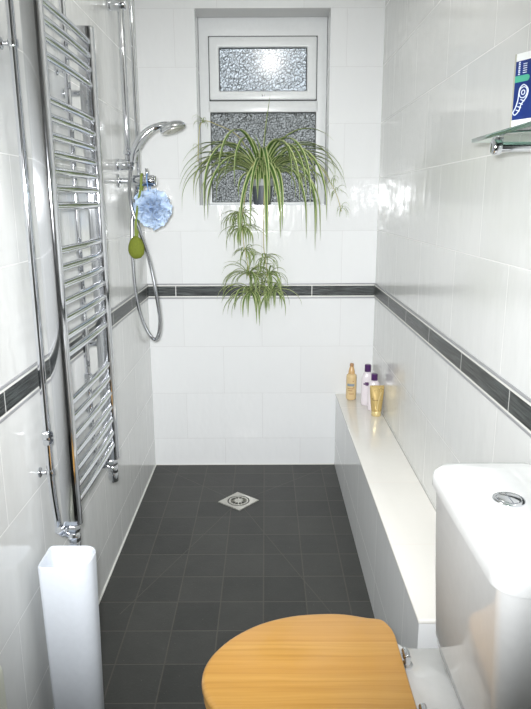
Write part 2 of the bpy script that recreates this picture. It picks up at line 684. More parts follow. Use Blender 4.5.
# ------------------------------------------------------------------ window
FY = 0.14
win = MB()


def frame_bars(mb, x0, x1, z0, z1, y0, y1, t, tb=None, tt=None):
    tt = tt if tt is not None else t
    tb = tb if tb is not None else t
    outer = [(x0, z0), (x1, z0), (x1, z1), (x0, z1)]
    inner = [(x0 + t, z0 + tb), (x1 - t, z0 + tb), (x1 - t, z1 - tt), (x0 + t, z1 - tt)]
    vs = [(x, y0, z) for x, z in outer] + [(x, y0, z) for x, z in inner] + [(x, y1, z) for x, z in outer] + [(x, y1, z) for x, z in inner]
    fs = []
    for i in range(4):
        j = (i + 1) % 4
        fs += [(i, j, 4 + j, 4 + i), (8 + i, 12 + i, 12 + j, 8 + j), (i, 8 + i, 8 + j, j), (4 + i, 4 + j, 12 + j, 12 + i)]
    mb.add(vs, fs)


w = MB()
frame_bars(w, WX0 + 0.001, WX1 - 0.001, WZ0 + 0.001, WZ1 - 0.001, FY, WD - 0.005, 0.047, 0.012, 0.084)
w.box((WX0 + 0.04, FY, 1.735), (WX1 - 0.04, WD - 0.005, 1.785))
w1 = struct(w.build('window_1', M['upvc'], bevel=0.003, seg=2))
s = MB()
frame_bars(s, WX0 + 0.050, WX1 - 0.050, 1.788, 2.062, FY - 0.018, FY + 0.03, 0.044, 0.038)
sash = s.build('window_sash', M['upvc'], w1, bevel=0.006, seg=3)
g = MB()
frame_bars(g, WX0 + 0.046, WX1 - 0.046, 1.784, 2.067, FY - 0.004, FY + 0.02, 0.006)
g.build('sash_gasket', M['gasket'], w1, smooth=False)
MB().box((WX0 + 0.091, FY + 0.010, 1.823), (WX1 - 0.091, FY + 0.016, 2.021)).build('sash_pane', M['glass_upper'], sash, smooth=False)
gk = MB()
frame_bars(gk, WX0 + 0.0935, WX1 - 0.0935, 1.8255, 2.0185, FY + 0.004, FY + 0.010, 0.004)
gk.build('sash_bead', M['gasket'], sash, smooth=False)
MB().box((WX0 + 0.045, FY + 0.020, 1.314), (WX1 - 0.045, FY + 0.026, 1.737)).build('fixed_pane', M['glass_lower'], w1, smooth=False)
gl = MB()
frame_bars(gl, WX0 + 0.046, WX1 - 0.046, 1.313, 1.736, FY + 0.012, FY + 0.020, 0.005)
gl.build('fixed_bead', M['gasket'], w1, smooth=False)
MB().cyl((0.562, FY - 0.022, 1.806), (0.562, FY - 0.016, 1.806), 0.007, 16, 0.002).build('catch_button', M['chrome'], sash)

# ------------------------------------------------------------------ tiled bench along the right wall
BX, BZ, BE = 0.922, 0.382, -1.797
bench = thing('tiled_bench', 'long low white tiled ledge along the right wall, ending at the toilet', 'bench', (1.01, -0.9, 0))
MB().box((BX, BE, 0), (W - 0.001, -0.001, BZ - 0.012)).build('bench_body', M['bench_front'], bench, smooth=False)
tp = MB().box((BX - 0.002, BE - 0.002, BZ - 0.012), (W - 0.001, -0.001, BZ)).build('bench_top', M['bench_top'], bench, bevel=0.004, seg=3)

# ------------------------------------------------------------------ floor drain
DC = Vector((0.444, -0.420))
drain = thing('floor_drain', 'square steel floor drain set diagonally in the dark floor', 'drain', (DC.x, DC.y, 0))
ca, sa = math.cos(R(50)), math.sin(R(50))


def rot2(ring):
    return [(DC.x + x * ca - y * sa, DC.y + x * sa + y * ca, z) for x, y, z in ring]


d = MB()
N = 48
inner = [(0.050 * math.cos(2 * math.pi * k / N + math.pi / 4), 0.050 * math.sin(2 * math.pi * k / N + math.pi / 4)) for k in range(N)]


def sq(a, h):
    c, s_ = math.cos(a), math.sin(a)
    q = h / max(abs(c), abs(s_))
    return q * c, q * s_


outer = [sq(2 * math.pi * k / N + math.pi / 4, 0.066) for k in range(N)]
rings = [[(x, y, 0.0005) for x, y in inner], [(x, y, 0.004) for x, y in inner], [(x * 0.97, y * 0.97, 0.004) for x, y in outer], [(x, y, 0.0005) for x, y in outer]]
d.loft([rot2(r_) for r_ in rings], closed=True)
d.build('drain_frame', M['steel'], drain)
MB().lathe([(0.0495, 0.0004), (0.0495, 0.0012), (0.0, 0.0012)], (DC.x, DC.y, 0), 40, cap1=False).build('drain_sump', M['darksteel'], drain)
gr = MB()
gr.lathe([(0.045, 0.0014), (0.045, 0.0042), (0.043, 0.0048), (0.037, 0.0048), (0.036, 0.0042), (0.036, 0.0014)], (DC.x, DC.y, 0), 40, cap0=False, cap1=False)
gr.lathe([(0.020, 0.0014), (0.020, 0.0046), (0.0, 0.0046)], (DC.x, DC.y, 0), 24, cap1=False)
for k in range(12):
    a = 2 * math.pi * k / 12
    c, s_ = math.cos(a), math.sin(a)
    p0 = Vector((DC.x + 0.018 * c, DC.y + 0.018 * s_, 0.003))
    p1 = Vector((DC.x + 0.038 * c, DC.y + 0.038 * s_, 0.003))
    gr.tube([p0, p1], 0.0028, 6)
gr.build('drain_grate', M['steel'], drain)

# ------------------------------------------------------------------ toilet
TY = -2.05
toilet = thing('toilet', 'white close coupled toilet with a honey pine seat, at the right wall', 'toilet', (0.80, TY, 0))


def egg(x_back, x_tip, hw, y0, z, back=0.55, n=40):
    """closed outline: flat back at x_back, round tip at x_tip (tip points to -x)"""
    L = x_back - x_tip
    prof = [(0.0, back * hw), (0.012, (back + 0.13) * hw), (0.05, (back + 0.27) * hw), (0.13, 0.925 * hw), (0.25, 0.99 * hw), (0.38, 1.0 * hw), (0.55, 0.955 * hw), (0.72, 0.82 * hw), (0.86, 0.60 * hw), (0.95, 0.36 * hw), (0.99, 0.16 * hw)]
    side = [(x_back - t * L, h) for t, h in prof]
    ptsl = [(x, y0 + h, z) for x, h in side] + [(x_tip, y0, z)] + [(x, y0 - h, z) for x, h in reversed(side)]
    return [tuple(p) for p in spline(ptsl, 4, closed=False)]


def lidmesh(xb, xt, hw, z0, z1, r, back=0.55):
    rings = []
    for z, ins in ((z0, r * 0.5), (z0 + r * 0.4, 0.0), (z1 - r, 0.0), (z1 - r * 0.6, r * 0.12), (z1 - r * 0.25, r * 0.42), (z1, r)):
        rings.append(egg(xb - ins * 0.5, xt + ins, hw - ins, TY, z, back))
    return MB().loft(rings)


lidmesh(0.838, 0.446, 0.190, 0.428, 0.447, 0.009, 0.62).build('toilet_lid', M['pine'], toilet, angle=50)
# seat ring below the lid
st = MB()
r_o = [egg(0.836 - i, 0.449 + i, 0.187 - i, TY, z, 0.62) for z, i in ((0.405, 0.005), (0.409, 0.0), (0.421, 0.0), (0.425, 0.004))]
r_i = [egg(0.770, 0.530, 0.115, TY, z, 0.6) for z in (0.425, 0.405)]
st.loft(r_o + r_i, closed=True)
st.build('seat', M['pine'], toilet, angle=50)


# pan: bowl lofted from the foot up, joined to a rear shelf under the cistern
def panring(x_back, x_tip, hw, z, back):
    return egg(x_back, x_tip, hw, TY, z, back)


pan = MB()
pan.loft([panring(0.92, 0.60, 0.105, 0.0, 0.9), panring(0.92, 0.605, 0.10, 0.02, 0.9), panring(0.92, 0.62, 0.092, 0.10, 0.9), panring(0.92, 0.60, 0.100, 0.20, 0.85),
          panring(0.90, 0.535, 0.140, 0.29, 0.7), panring(0.88, 0.475, 0.170, 0.35, 0.62), panring(0.87, 0.458, 0.180, 0.385, 0.55), panring(0.87, 0.458, 0.180, 0.400, 0.55), panring(0.865, 0.466, 0.174, 0.4035, 0.55)])
pan.loft([rrect(0.945, TY, 0.115, 0.112, 0.03, 0.29), rrect(0.945, TY, 0.118, 0.122, 0.03, 0.34), rrect(0.945, TY, 0.120, 0.130, 0.03, 0.385), rrect(0.945, TY, 0.120, 0.130, 0.03, 0.398), rrect(0.945, TY, 0.116, 0.126, 0.03, 0.404)])
pan.build('pan', M['ceramic'], toilet, angle=55)

CY0, CY1 = -2.305, -1.895
cyc, chy = (CY0 + CY1) / 2, (CY1 - CY0) / 2
tank = MB()
rings = []
for z, xf, hy, r in ((0.404, 0.942, chy - 0.030, 0.03), (0.412, 0.928, chy - 0.022, 0.03), (0.45, 0.920, chy - 0.016, 0.03), (0.60, 0.912, chy - 0.010, 0.032), (0.777, 0.904, chy - 0.007, 0.034)):
    hx = (1.095 - xf) / 2
    rings.append(rrect(xf + hx, cyc, hx, hy, [0.006, r, r, 0.006], z, 8))
cist = tank.loft(rings).build('cistern', M['ceramic'], toilet, angle=55)
lid = MB()
rings = []
for z, i in ((0.778, 0.006), (0.781, 0.0), (0.801, 0.0), (0.810, 0.003), (0.816, 0.011), (0.819, 0.026), (0.820, 0.05)):
    xf = 0.895 + i
    hx = (1.097 - xf) / 2
    rings.append(rrect(xf + hx, cyc, hx, chy - i, [0.022, 0.045 - i * 0.3, 0.045 - i * 0.3, 0.022], z, 8))
lid.loft(rings).build('cistern_lid', M['ceramic'], cist, angle=60)
bx, by, bz = 0.988, -2.080, 0.8200
btn = MB()
btn.lathe([(0.0275, -0.001), (0.0275, 0.003), (0.025, 0.0045), (0.022, 0.0045), (0.021, 0.003), (0.0, 0.0028)], (bx, by, bz), 36, cap1=False)
bt = btn.build('button_ring', M['chrome'], cist)
bp = MB()
for s_ in (-1, 1):
    ringp = []
    for zz, q in ((0.002, 0.0195), (0.0048, 0.0195), (0.0056, 0.018)):
        row_ = []
        for k in range(17):
            a = -math.pi / 2 + math.pi * k / 16
            row_.append((bx + s_ * (0.001 + q * math.cos(a)), by + q * math.sin(a), bz + zz))
        ringp.append(row_)
    bp.loft(ringp)
bp.build('flush_button', M['chrome'], cist)
for hy_ in (TY + 0.075, TY - 0.075):
    h = MB()
    h.lathe([(0.014, 0.4045), (0.014, 0.409), (0.010, 0.412), (0.008, 0.424), (0.008, 0.430)], (0.852, hy_, 0), 20)
    h.cyl((0.852, hy_ - 0.014, 0.430), (0.852, hy_ + 0.014, 0.430), 0.0075, 18, 0.002)
    h.box((0.830, hy_ - 0.009, 0.4235), (0.852, hy_ + 0.009, 0.4275))
    h.build('hinge', M['chrome'], toilet)

# ------------------------------------------------------------------ white bin below the radiator
BINX0, BINX1, BINY0, BINY1, BINH = 0.022, 0.146, -1.730, -1.628, 0.478
bb = MB()
cx, cyy = (BINX0 + BINX1) / 2, (BINY0 + BINY1) / 2
hx, hy = (BINX1 - BINX0) / 2, (BINY1 - BINY0) / 2


def binring(i, z):
    tp_ = (z / BINH - 1) * 0.006
    rr = [max(0.004, 0.034 - i), max(0.004, 0.012 - i), max(0.004, 0.012 - i), max(0.004, 0.044 - i)]
    return rrect(cx, cyy, hx - i + tp_, hy - i + tp_, rr, z, 8)


bb.loft([binring(0.012, 0.0005), binring(0.004, 0.004), binring(0, 0.014), binring(0, 0.2), binring(0, BINH - 0.004), binring(0.001, BINH - 0.001), binring(0.0025, BINH), binring(0.004, BINH - 0.001), binring(0.005, BINH - 0.005), binring(0.005, 0.2), binring(0.005, 0.012), binring(0.02, 0.008)])
tag(bb.build('slim_bin', M['bin'], loc=(cx, cyy, 0), angle=70), 'tall slim white plastic bin with an open top, under the radiator', 'bin')

# ------------------------------------------------------------------ cream tub at the lower left corner
tb = MB()
for_r = lambda i, z: rrect(0.015, -2.06, 0.0125 - i, 0.105 - i, 0.0125 - i, z, 6)
tb.loft([for_r(0.004, 0.001), for_r(0.0, 0.006), for_r(0.0, 0.385), for_r(0.003, 0.396), for_r(0.008, 0.400)])
tag(tb.build('slim_tub', simple('cream_plastic', (226, 228, 214), 0.35), loc=(0.015, -2.06, 0)), 'sliver of a cream tub against the left wall, nearer than the white bin', 'tub')

# ------------------------------------------------------------------ towel radiator and its pipes
RX0, RX1 = 0.055, 0.100
YN, YF = -1.600, -1.170
ZBOT, ZTOP = 0.522, 1.793
rad = thing('towel_radiator', 'tall chrome ladder towel radiator on the left wall', 'radiator', (0.05, (YN + YF) / 2, ZBOT))


def dprofile(y, z, w=0.030, i=0.0):
    """a flat-sided rail with a rounded front, drawn at height z"""
    hw = w / 2 - i
    ring = [(RX0 + i, y - hw, z), (RX0 + i, y + hw, z)]
    xc = RX1 - w / 2
    for k in range(9):
        a = math.pi / 2 - math.pi * k / 8
        ring.append((xc + (w / 2 - i) * math.cos(a), y + hw * math.sin(a), z))
    return ring


for y in (YN, YF):
    b = MB().loft([dprofile(y, ZBOT, i=0.003), dprofile(y, ZBOT + 0.003), dprofile(y, ZTOP - 0.003), dprofile(y, ZTOP, i=0.003)])
    b.build('rail', M['chrome'], rad, angle=35)
barz = [1.771 - 0.038 * k for k in range(4)]
barz = [1.751, 1.715, 1.679, 1.640, 1.548, 1.510, 1.470, 1.431, 1.393, 1.354, 1.314, 1.211, 1.170, 1.129, 1.087, 1.045, 1.003, 0.960, 0.837, 0.793, 0.744, 0.699, 0.657, 0.614, 0.573]
for z in barz:
    pts = []
    for k in range(13):
        t = k / 12
        bow = 0.003 * (1 - (2 * t - 1) ** 2)
        pts.append((0.082 + bow, YN + 0.012 + (YF - YN - 0.024) * t, z))
    MB().tube(pts, 0.0098, 14).build('bar', M['chrome'], rad)
for y in (YF,):
    for z in (1.62, 0.90):
        b = MB().cyl((0.001, y, z), (0.012, y, z), 0.014, 20, 0.002)
        b.cyl((0.010, y, z), (0.058, y, z), 0.009, 16)
        b.build('wall_bracket', M['chrome'], rad)
for y in (YN, YF):
    v = MB()
    x = 0.076
    v.cyl((x, y, ZBOT - 0.020), (x, y, ZBOT + 0.002), 0.011, 18)
    v.tube([(x, y, ZBOT - 0.024), (x, y, ZBOT - 0.017), (x, y, ZBOT - 0.006), (x, y, ZBOT - 0.001)], [0.013, 0.017, 0.017, 0.013], 6)
    v.tube([(x, y, ZBOT - 0.022), (x, y, ZBOT - 0.030), (x, y, ZBOT - 0.044), (x - 0.002, y, ZBOT - 0.050)], [0.012, 0.0165, 0.0165, 0.012], 18)
    v.cyl((x, y, ZBOT - 0.036), (0.048, y, ZBOT - 0.018), 0.0115, 16)
    v.tube([(0.056, y, ZBOT - 0.026), (0.050, y, ZBOT - 0.019), (0.044, y, ZBOT - 0.010), (0.041, y, ZBOT - 0.004)], [0.013, 0.0165, 0.0165, 0.012], 6)
    vo = v.build('valve', M['chrome'], rad)
    MB().cyl((x, y, ZBOT - 0.078), (x, y, ZBOT - 0.047), 0.0155, 20, 0.003).build('valve_cap', M['chrome'], vo)


def heating_pipe(label, y, nuts, clips):
    t = thing('heating_pipe', label, 'pipe', (0.03, y, ZBOT))
    pts = spline([(0.030, y, 2.425), (0.030, y, 1.8), (0.030, y, 1.2), (0.030, y, 0.70), (0.030, y, 0.64), (0.033, y, 0.58), (0.037, y, 0.53), (0.037, y, 0.500)], 5)
    MB().tube(pts, 0.0085, 16).build('pipe', M['chrome'], t)
    for z in nuts:
        n_ = MB().tube([(0.030, y, z - 0.017), (0.030, y, z - 0.013), (0.030, y, z - 0.003), (0.030, y, z - 0.001)], [0.012, 0.0145, 0.0145, 0.011], 6)
        n_.tube([(0.030, y, z + 0.001), (0.030, y, z + 0.003), (0.030, y, z + 0.013), (0.030, y, z + 0.017)], [0.011, 0.0145, 0.0145, 0.012], 6)
        n_.cyl((0.030, y, z - 0.004), (0.030, y, z + 0.004), 0.0115, 16)
        n_.build('pipe_fitting', M['chrome'], t)
    for z in clips:
        c_ = MB().cyl((0.001, y, z), (0.006, y, z), 0.013, 18, 0.0015)
        c_.cyl((0.004, y, z), (0.021, y, z), 0.005, 12)
        c_.cyl((0.030, y, z - 0.008), (0.030, y, z + 0.008), 0.0115, 20, 0.001)
        c_.build('pipe_clip', M['chrome'], t)
    return t


heating_pipe('bright chrome pipe beside the near rail of the towel radiator, with a nut halfway down', -1.602, (0.757,), (1.655, 0.665))
heating_pipe('chrome pipe on the wall seen behind the radiator bars near its far rail', -1.215, (0.80,), (1.672, 0.70))

# ------------------------------------------------------------------ shower
SY = -0.530
riser = thing('shower_riser', 'chrome shower rail standing upright near the back left corner', 'shower rail', (0.0, SY, 1.40))
MB().cyl((0.046, SY, 1.445), (0.046, SY, 2.06), 0.0115, 20, 0.002).build('rail', M['chrome'], riser)
for z in (1.461, 2.022):
    b = MB().cyl((0.001, SY, z), (0.010, SY, z), 0.023, 24, 0.002)
    b.cyl((0.008, SY, z), (0.066, SY, z), 0.021, 24, 0.004)
    b.build('wall_bracket', M['chrome'], riser)
sl = MB()
sl.cyl((0.066, SY, 1.470), (0.066, SY, 1.512), 0.0165, 20, 0.003)
sl.cyl((0.060, SY - 0.002, 1.502), (0.040, SY - 0.030, 1.506), 0.011, 16, 0.002)
sl.tube([(0.066, SY, 1.50), (0.072, SY - 0.012, 1.503), (0.076, SY - 0.026, 1.504)], [0.012, 0.0125, 0.013], 16)
sl.build('handset_holder', M['chrome'], riser)
MB().cyl((0.080, SY + 0.02, 1.415), (0.080, SY + 0.02, 2.425), 0.0075, 16).build('supply_pipe', M['chrome'], riser)
vb = MB().cyl((0.060, SY, 1.402), (0.141, SY, 1.402), 0.0215, 28, 0.003)
vb.cyl((0.001, SY + 0.02, 1.402), (0.064, SY + 0.02, 1.402), 0.011, 16)
vb.cyl((0.001, SY + 0.02, 1.402), (0.006, SY + 0.02, 1.402), 0.026, 24, 0.002)
vb.lathe([(0.010, -0.034), (0.012, -0.030), (0.012, -0.014)], (0.072, SY, 1.402), 16)
vo = vb.build('valve_body', M['chrome'], riser)
MB().cyl((0.114, SY, 1.420), (0.114, SY, 1.448), 0.0055, 14, 0.002).build('valve_lever', M['chrome'], vo)
MB().cyl((0.1425, SY, 1.402), (0.149, SY, 1.402), 0.0185, 24, 0.003).build('valve_end_cap', M['chrome'], vo)

# hand shower: a curved handle that widens into a tilted head
HY = SY - 0.026
hs = thing('hand_shower', 'curved chrome hand shower held by the shower rail', 'shower head', (0.072, HY, 1.49))
path = spline([(0.068, HY, 1.468), (0.076, HY, 1.505), (0.094, HY, 1.540), (0.118, HY, 1.568), (0.148, HY, 1.589), (0.180, HY, 1.600), (0.208, HY, 1.600)], 6)
k = len(path)
rad_ = [0.0115 + 0.006 * math.sin(math.pi * min(1, i / (k * 0.75))) + 0.004 * max(0, (i / (k - 1) - 0.7) / 0.3) for i in range(k)]
MB().tube(path, rad_, 18).build('handle', M['chrome'], hs)
hd = MB()
ax = Vector((0.34, -0.05, -1.0)).normalized()
c0 = Vector((0.217, HY, 1.611))
hd.tube([c0 - ax * 0.002, c0 + ax * 0.001, c0 + ax * 0.008, c0 + ax * 0.018, c0 + ax * 0.027, c0 + ax * 0.029], [0.014, 0.026, 0.041, 0.049, 0.049, 0.045], 32)
head = hd.build('head', M['chrome'], hs)
fc = MB().tube([c0 + ax * 0.0285, c0 + ax * 0.032, c0 + ax * 0.033], [0.043, 0.042, 0.036], 32)
for q in range(16):
    a = 2 * math.pi * q / 16
    u_ = Vector((0, 1, 0))
    w_ = ax.cross(u_)
    cc = c0 + (u_ * math.cos(a) + w_ * math.sin(a)) * 0.024
    fc.cyl(cc + ax * 0.032, cc + ax * 0.036, 0.0018, 8)
fc.build('spray_face', M['steel'], head)

# hose
HO = SY - 0.028
hose_pts = spline([(0.072, SY - 0.002, 1.366), (0.068, SY - 0.010, 1.340), (0.056, SY - 0.022, 1.27), (0.050, HO, 1.18), (0.050, HO, 1.08), (0.056, HO, 0.96), (0.076, HO, 0.86), (0.106, HO, 0.795), (0.128, HO, 0.783), (0.142, HO, 0.82), (0.145, HO, 0.88), (0.134, HO, 0.98), (0.116, HO, 1.09), (0.090, HO - 0.020, 1.20), (0.062, HO - 0.030, 1.30), (0.054, HO - 0.018, 1.38), (0.060, HO - 0.002, 1.44), (0.0675, HY, 1.4675)], 26)
rr = [0.0066 + (0.0007 if i % 2 else 0.0) for i in range(len(hose_pts))]
tag(MB().tube(hose_pts, rr, 12).build('shower_hose', M['hose'], loc=(0.1, HO, 0.78)), 'flexible metal shower hose hanging in a long loop by the back left corner', 'hose')

# bath puff
random.seed(4)
PC = Vector((0.130, SY - 0.004, 1.298))
puff = thing('bath_puff', 'light blue netting bath puff hanging from the shower valve', 'bath puff', (PC.x, PC.y, PC.z - 0.05))
pf = MB()
for q in range(34):
    nrm = Vector((random.gauss(0, 1), random.gauss(0, 1), random.gauss(0, 1))).normalized()
    ref = Vector((0, 0, 1)) if abs(nrm.z) < 0.8 else Vector((1, 0, 0))
    e1 = nrm.cross(ref).normalized()
    e2 = nrm.cross(e1)
    n1, n2 = 56, 5
    ph = random.random() * 6.28
    fr = random.choice((7, 8, 9, 11))
    Rm = random.uniform(0.052, 0.068)
    vs, fs = [], []
    for a in range(n1):
        th = 2 * math.pi * a / n1
        for b_ in range(n2):
            t = b_ / (n2 - 1)
            rad2 = 0.006 + t * (Rm + 0.006 * math.sin(3 * th + ph))
            hgt = t * t * 0.016 * math.sin(fr * th + ph) + t * 0.008 * math.cos(2 * th + ph) + t * t * 0.010
            vs.append(PC + e1 * rad2 * math.cos(th) + e2 * rad2 * math.sin(th) + nrm * hgt)
    for a in range(n1):
        for b_ in range(n2 - 1):
            i0 = a * n2 + b_
            i1 = ((a + 1) % n1) * n2 + b_
            fs.append((i0, i0 + 1, i1 + 1, i1))
    pf.add(vs, fs)
pf.build('netting', M['puff'], puff, angle=80)
cp = spline([(PC.x - 0.006, PC.y, PC.z + 0.02), (0.121, SY - 0.024, 1.370), (0.118, SY - 0.0255, 1.402), (0.117, SY - 0.014, 1.4235), (0.117, SY + 0.006, 1.4255), (0.118, SY + 0.024, 1.405), (0.124, SY + 0.020, 1.360), (PC.x + 0.004, PC.y + 0.004, PC.z + 0.02)], 8)
MB().tube(cp, 0.0022, 8).build('hanging_cord', M['cord'], puff)

# olive scrubber on a strap
OC = Vector((0.073, SY - 0.066, 1.152))
scr = thing('bath_scrubber', 'olive green bath scrubber hanging on a strap below the shower valve', 'scrubber', (OC.x, OC.y, OC.z - 0.05))
sc = MB()
rings = []
for i in range(21):
    ph = math.pi * i / 20
    z = -math.cos(ph)
    rr_ = math.sin(ph) * (1 - 0.16 * z)
    ring = []
    for j in range(28):
        a = 2 * math.pi * j / 28
        p = Vector((0.031 * rr_ * math.cos(a), 0.019 * rr_ * math.sin(a), 0.044 * z))
        p *= 1 + 0.05 * noise.noise(p * 90)
        ring.append(OC + p)
    rings.append(ring)
sc.loft(rings).build('sponge', M['olive'], scr, angle=80)
sp = spline([OC + Vector((0, 0, 0.038)), (0.076, SY - 0.062, 1.25), (0.085, SY - 0.046, 1.32), (0.094, SY - 0.027, 1.375), (0.096, SY - 0.0245, 1.402), (0.096, SY - 0.012, 1.4245), (0.096, SY + 0.004, 1.426), (0.096, SY + 0.024, 1.405), (0.090, SY + 0.012, 1.36), (0.082, SY - 0.032, 1.27), OC + Vector((0.004, 0.004, 0.036))], 6)
st_ = MB()
for off in (-0.0022, 0.0022):
    st_.tube([p + Vector((off, 0, 0)) for p in sp], 0.0024, 8)
st_.build('strap', M['olive_strap'], scr)

# ------------------------------------------------------------------ spider plant on the window sill
random.seed(11)
PP = Vector((0.556, 0.062, WZ0))
plant = thing('spider_plant', 'large potted spider plant with arching striped leaves on the window sill', 'plant', (PP.x, PP.y, PP.z))
pot = MB().lathe([(0.036, 0.001), (0.040, 0.004), (0.050, 0.095), (0.050, 0.100), (0.046, 0.100), (0.045, 0.085)], PP, 36, cap1=False).build('pot', M['pot'], plant)
MB().lathe([(0.0495, 0.088), (0.054, 0.089), (0.0555, 0.118), (0.053, 0.120), (0.0485, 0.119), (0.047, 0.089)], PP, 36, cap0=False, cap1=False).build('pot_rim', M['pot_rim'], pot)
MB().lathe([(0.046, 0.096), (0.030, 0.104), (0.0, 0.106)], PP, 24, cap0=False, cap1=False).build('soil', M['soil'], pot)


def leaf_path(base, az, length, lift, droop, n=16, curl=0.0, ysq=1.0, ymax=None):
    """integrate a blade that starts at elevation «lift» and bends over by «droop» radians along its length"""
    pts = [Vector(base)]
    p = Vector(base)
    step = length / n
    for i in range(n):
        t = (i + 0.5) / n
        el = lift - droop * (t ** 1.25)
        el = max(el, -1.52)
        a = az + curl * t
        d_ = Vector((math.cos(el) * math.cos(a), math.cos(el) * math.sin(a) * ysq, math.sin(el)))
        p = p + d_ * step
        if ymax is not None:
            # inside the window recess a blade may lean back; beyond it, it stays in front of the wall
            inset = min(p.x - 0.285, 0.840 - p.x, p.z - 1.32)
            p.y = min(p.y, max(-0.012, min(ymax, -0.012 + 1.6 * inset)))
        pts.append(p.copy())
    return pts


def blade(mb, pts, w):
    n = len(pts)
    wd = []
    for i in range(n):
        t = i / (n - 1)
        wd.append(max(0.0006, w * min(1.0, 0.55 + 1.2 * t) * (1 - max(0, (t - 0.45) / 0.55) ** 1.7)))
    d_ = pts[-1] - pts[0]
    side = Vector((-d_.y, d_.x, 0))
    if side.length < 1e-4:
        side = Vector((1, 0, 0))
    mb.ribbon(pts, wd, side.normalized())


crown = PP + Vector((0, -0.005, 0.105))
fol = MB()


def tuft(n, az0, az1, l0, l1, lift0, lift1, dr0, dr1, w0=0.015, w1=0.022):
    for i in range(n):
        az = random.uniform(az0, az1)
        L = random.uniform(l0, l1)
        base = crown + Vector((0.016 * math.cos(az), 0.014 * math.sin(az), random.uniform(-0.004, 0.006)))
        pts = leaf_path(base, az, L, random.uniform(lift0, lift1), random.uniform(dr0, dr1), curl=random.uniform(-0.6, 0.6), ysq=0.60 if math.sin(az) < 0 else 0.35, ymax=0.108)
        blade(fol, pts, random.uniform(w0, w1))


PI = math.pi
tuft(24, -0.75, 0.5, 0.28, 0.54, 0.65, 1.38, 2.1, 3.2)              # to the right
tuft(26, PI - 0.5, PI + 0.75, 0.28, 0.54, 0.65, 1.38, 2.1, 3.2)     # to the left
tuft(20, -2.15, -0.99, 0.55, 0.82, 0.55, 1.15, 2.5, 3.1, 0.017, 0.024)              # over the front of the pot
tuft(12, -2.2, -0.9, 0.22, 0.36, 0.8, 1.30, 2.4, 3.2)
tuft(14, -PI, PI, 0.16, 0.30, 1.0, 1.5, 0.5, 1.6)                   # the young upright heart
for az, L, lift, droop in ((0.5, 0.40, 1.50, 0.10), (-0.4, 0.26, 1.05, 0.9), (-2.6, 0.46, 1.0, 2.2), (-2.9, 0.52, 0.95, 2.4), (-0.35, 0.48, 1.0, 2.4), (-0.15, 0.52, 0.95, 2.4), (3.0, 0.50, 0.9, 2.4), (-1.9, 0.62, 1.35, 3.3), (-1.2, 0.60, 1.35, 3.3)):
    pts = leaf_path(crown, az, L, lift, droop, ysq=0.6, ymax=0.108)
    blade(fol, pts, 0.018)
fol.build('foliage', M['leaf'], plant, angle=80)


def plantlet(mb, c, n, lo, hi, up=0.5, w=0.006, ysq=0.7, ymax=-0.006):
    for i in range(n):
        az = random.uniform(-math.pi, math.pi)
        L = random.uniform(lo, hi)
        pts = leaf_path(Vector(c) + Vector((random.uniform(-.006, .006), random.uniform(-.004, .004), random.uniform(-.006, .006))), az, L, random.uniform(-0.2, up + 0.6), random.uniform(1.4, 2.8), n=9, curl=random.uniform(-.5, .5), ysq=ysq, ymax=ymax)
        blade(mb, pts, random.uniform(0.7, 1.1) * w)


def runner(stem_pts, clusters):
    sp_ = spline(stem_pts, 8)
    s_ = MB().tube(sp_, 0.0016, 7).build('runner', M['stolon'], plant)
    for (c, n, lo, hi, up_, w_) in clusters:
        mb = MB()
        plantlet(mb, c, n, lo, hi, up_, w_)
        mb.build('plantlet', M['leaf'], s_, angle=80)


runner([crown, (0.525, -0.01, 1.50), (0.490, -0.050, 1.42), (0.472, -0.058, 1.30), (0.462, -0.055, 1.225), (0.470, -0.05, 1.12), (0.484, -0.05, 1.05), (0.494, -0.045, 0.97)],
       [((0.452, -0.055, 1.265), 34, 0.08, 0.15, 0.3, 0.009), ((0.460, -0.055, 1.205), 42, 0.08, 0.16, 0.2, 0.009), ((0.478, -0.050, 1.10), 22, 0.06, 0.12, 0.2, 0.008), ((0.490, -0.045, 0.985), 40, 0.10, 0.22, 0.6, 0.010), ((0.500, -0.050, 0.905), 40, 0.12, 0.24, 0.2, 0.012)])
runner([crown, (0.560, -0.03, 1.49), (0.566, -0.075, 1.40), (0.562, -0.075, 1.25), (0.562, -0.07, 1.12), (0.574, -0.065, 1.03), (0.580, -0.06, 0.95)],
       [((0.566, -0.070, 1.065), 20, 0.08, 0.15, 0.3, 0.008), ((0.585, -0.060, 0.985), 34, 0.09, 0.18, 0.6, 0.009), ((0.600, -0.060, 0.910), 32, 0.10, 0.20, 0.2, 0.011)])
runner([crown, (0.46, 0.02, 1.60), (0.35, 0.01, 1.665), (0.285, -0.01, 1.675), (0.268, -0.02, 1.60), (0.262, -0.022, 1.50)],
       [((0.285, -0.014, 1.675), 15, 0.04, 0.09, 0.7, 0.0045), ((0.263, -0.024, 1.565), 5, 0.03, 0.05, 0.4, 0.004), ((0.262, -0.024, 1.480), 5, 0.03, 0.05, 0.2, 0.004)])
runner([crown, (0.68, 0.01, 1.56), (0.80, -0.02, 1.50), (0.875, -0.03, 1.40), (0.905, -0.03, 1.34), (0.925, -0.03, 1.275)],
       [((0.900, -0.032, 1.37), 9, 0.04, 0.09, 0.6, 0.005), ((0.925, -0.032, 1.295), 10, 0.04, 0.08, 0.5, 0.005), ((0.880, -0.032, 1.42), 6, 0.04, 0.08, 0.5, 0.005)])

# ------------------------------------------------------------------ bottles on the bench
Z0 = BZ + 0.0006


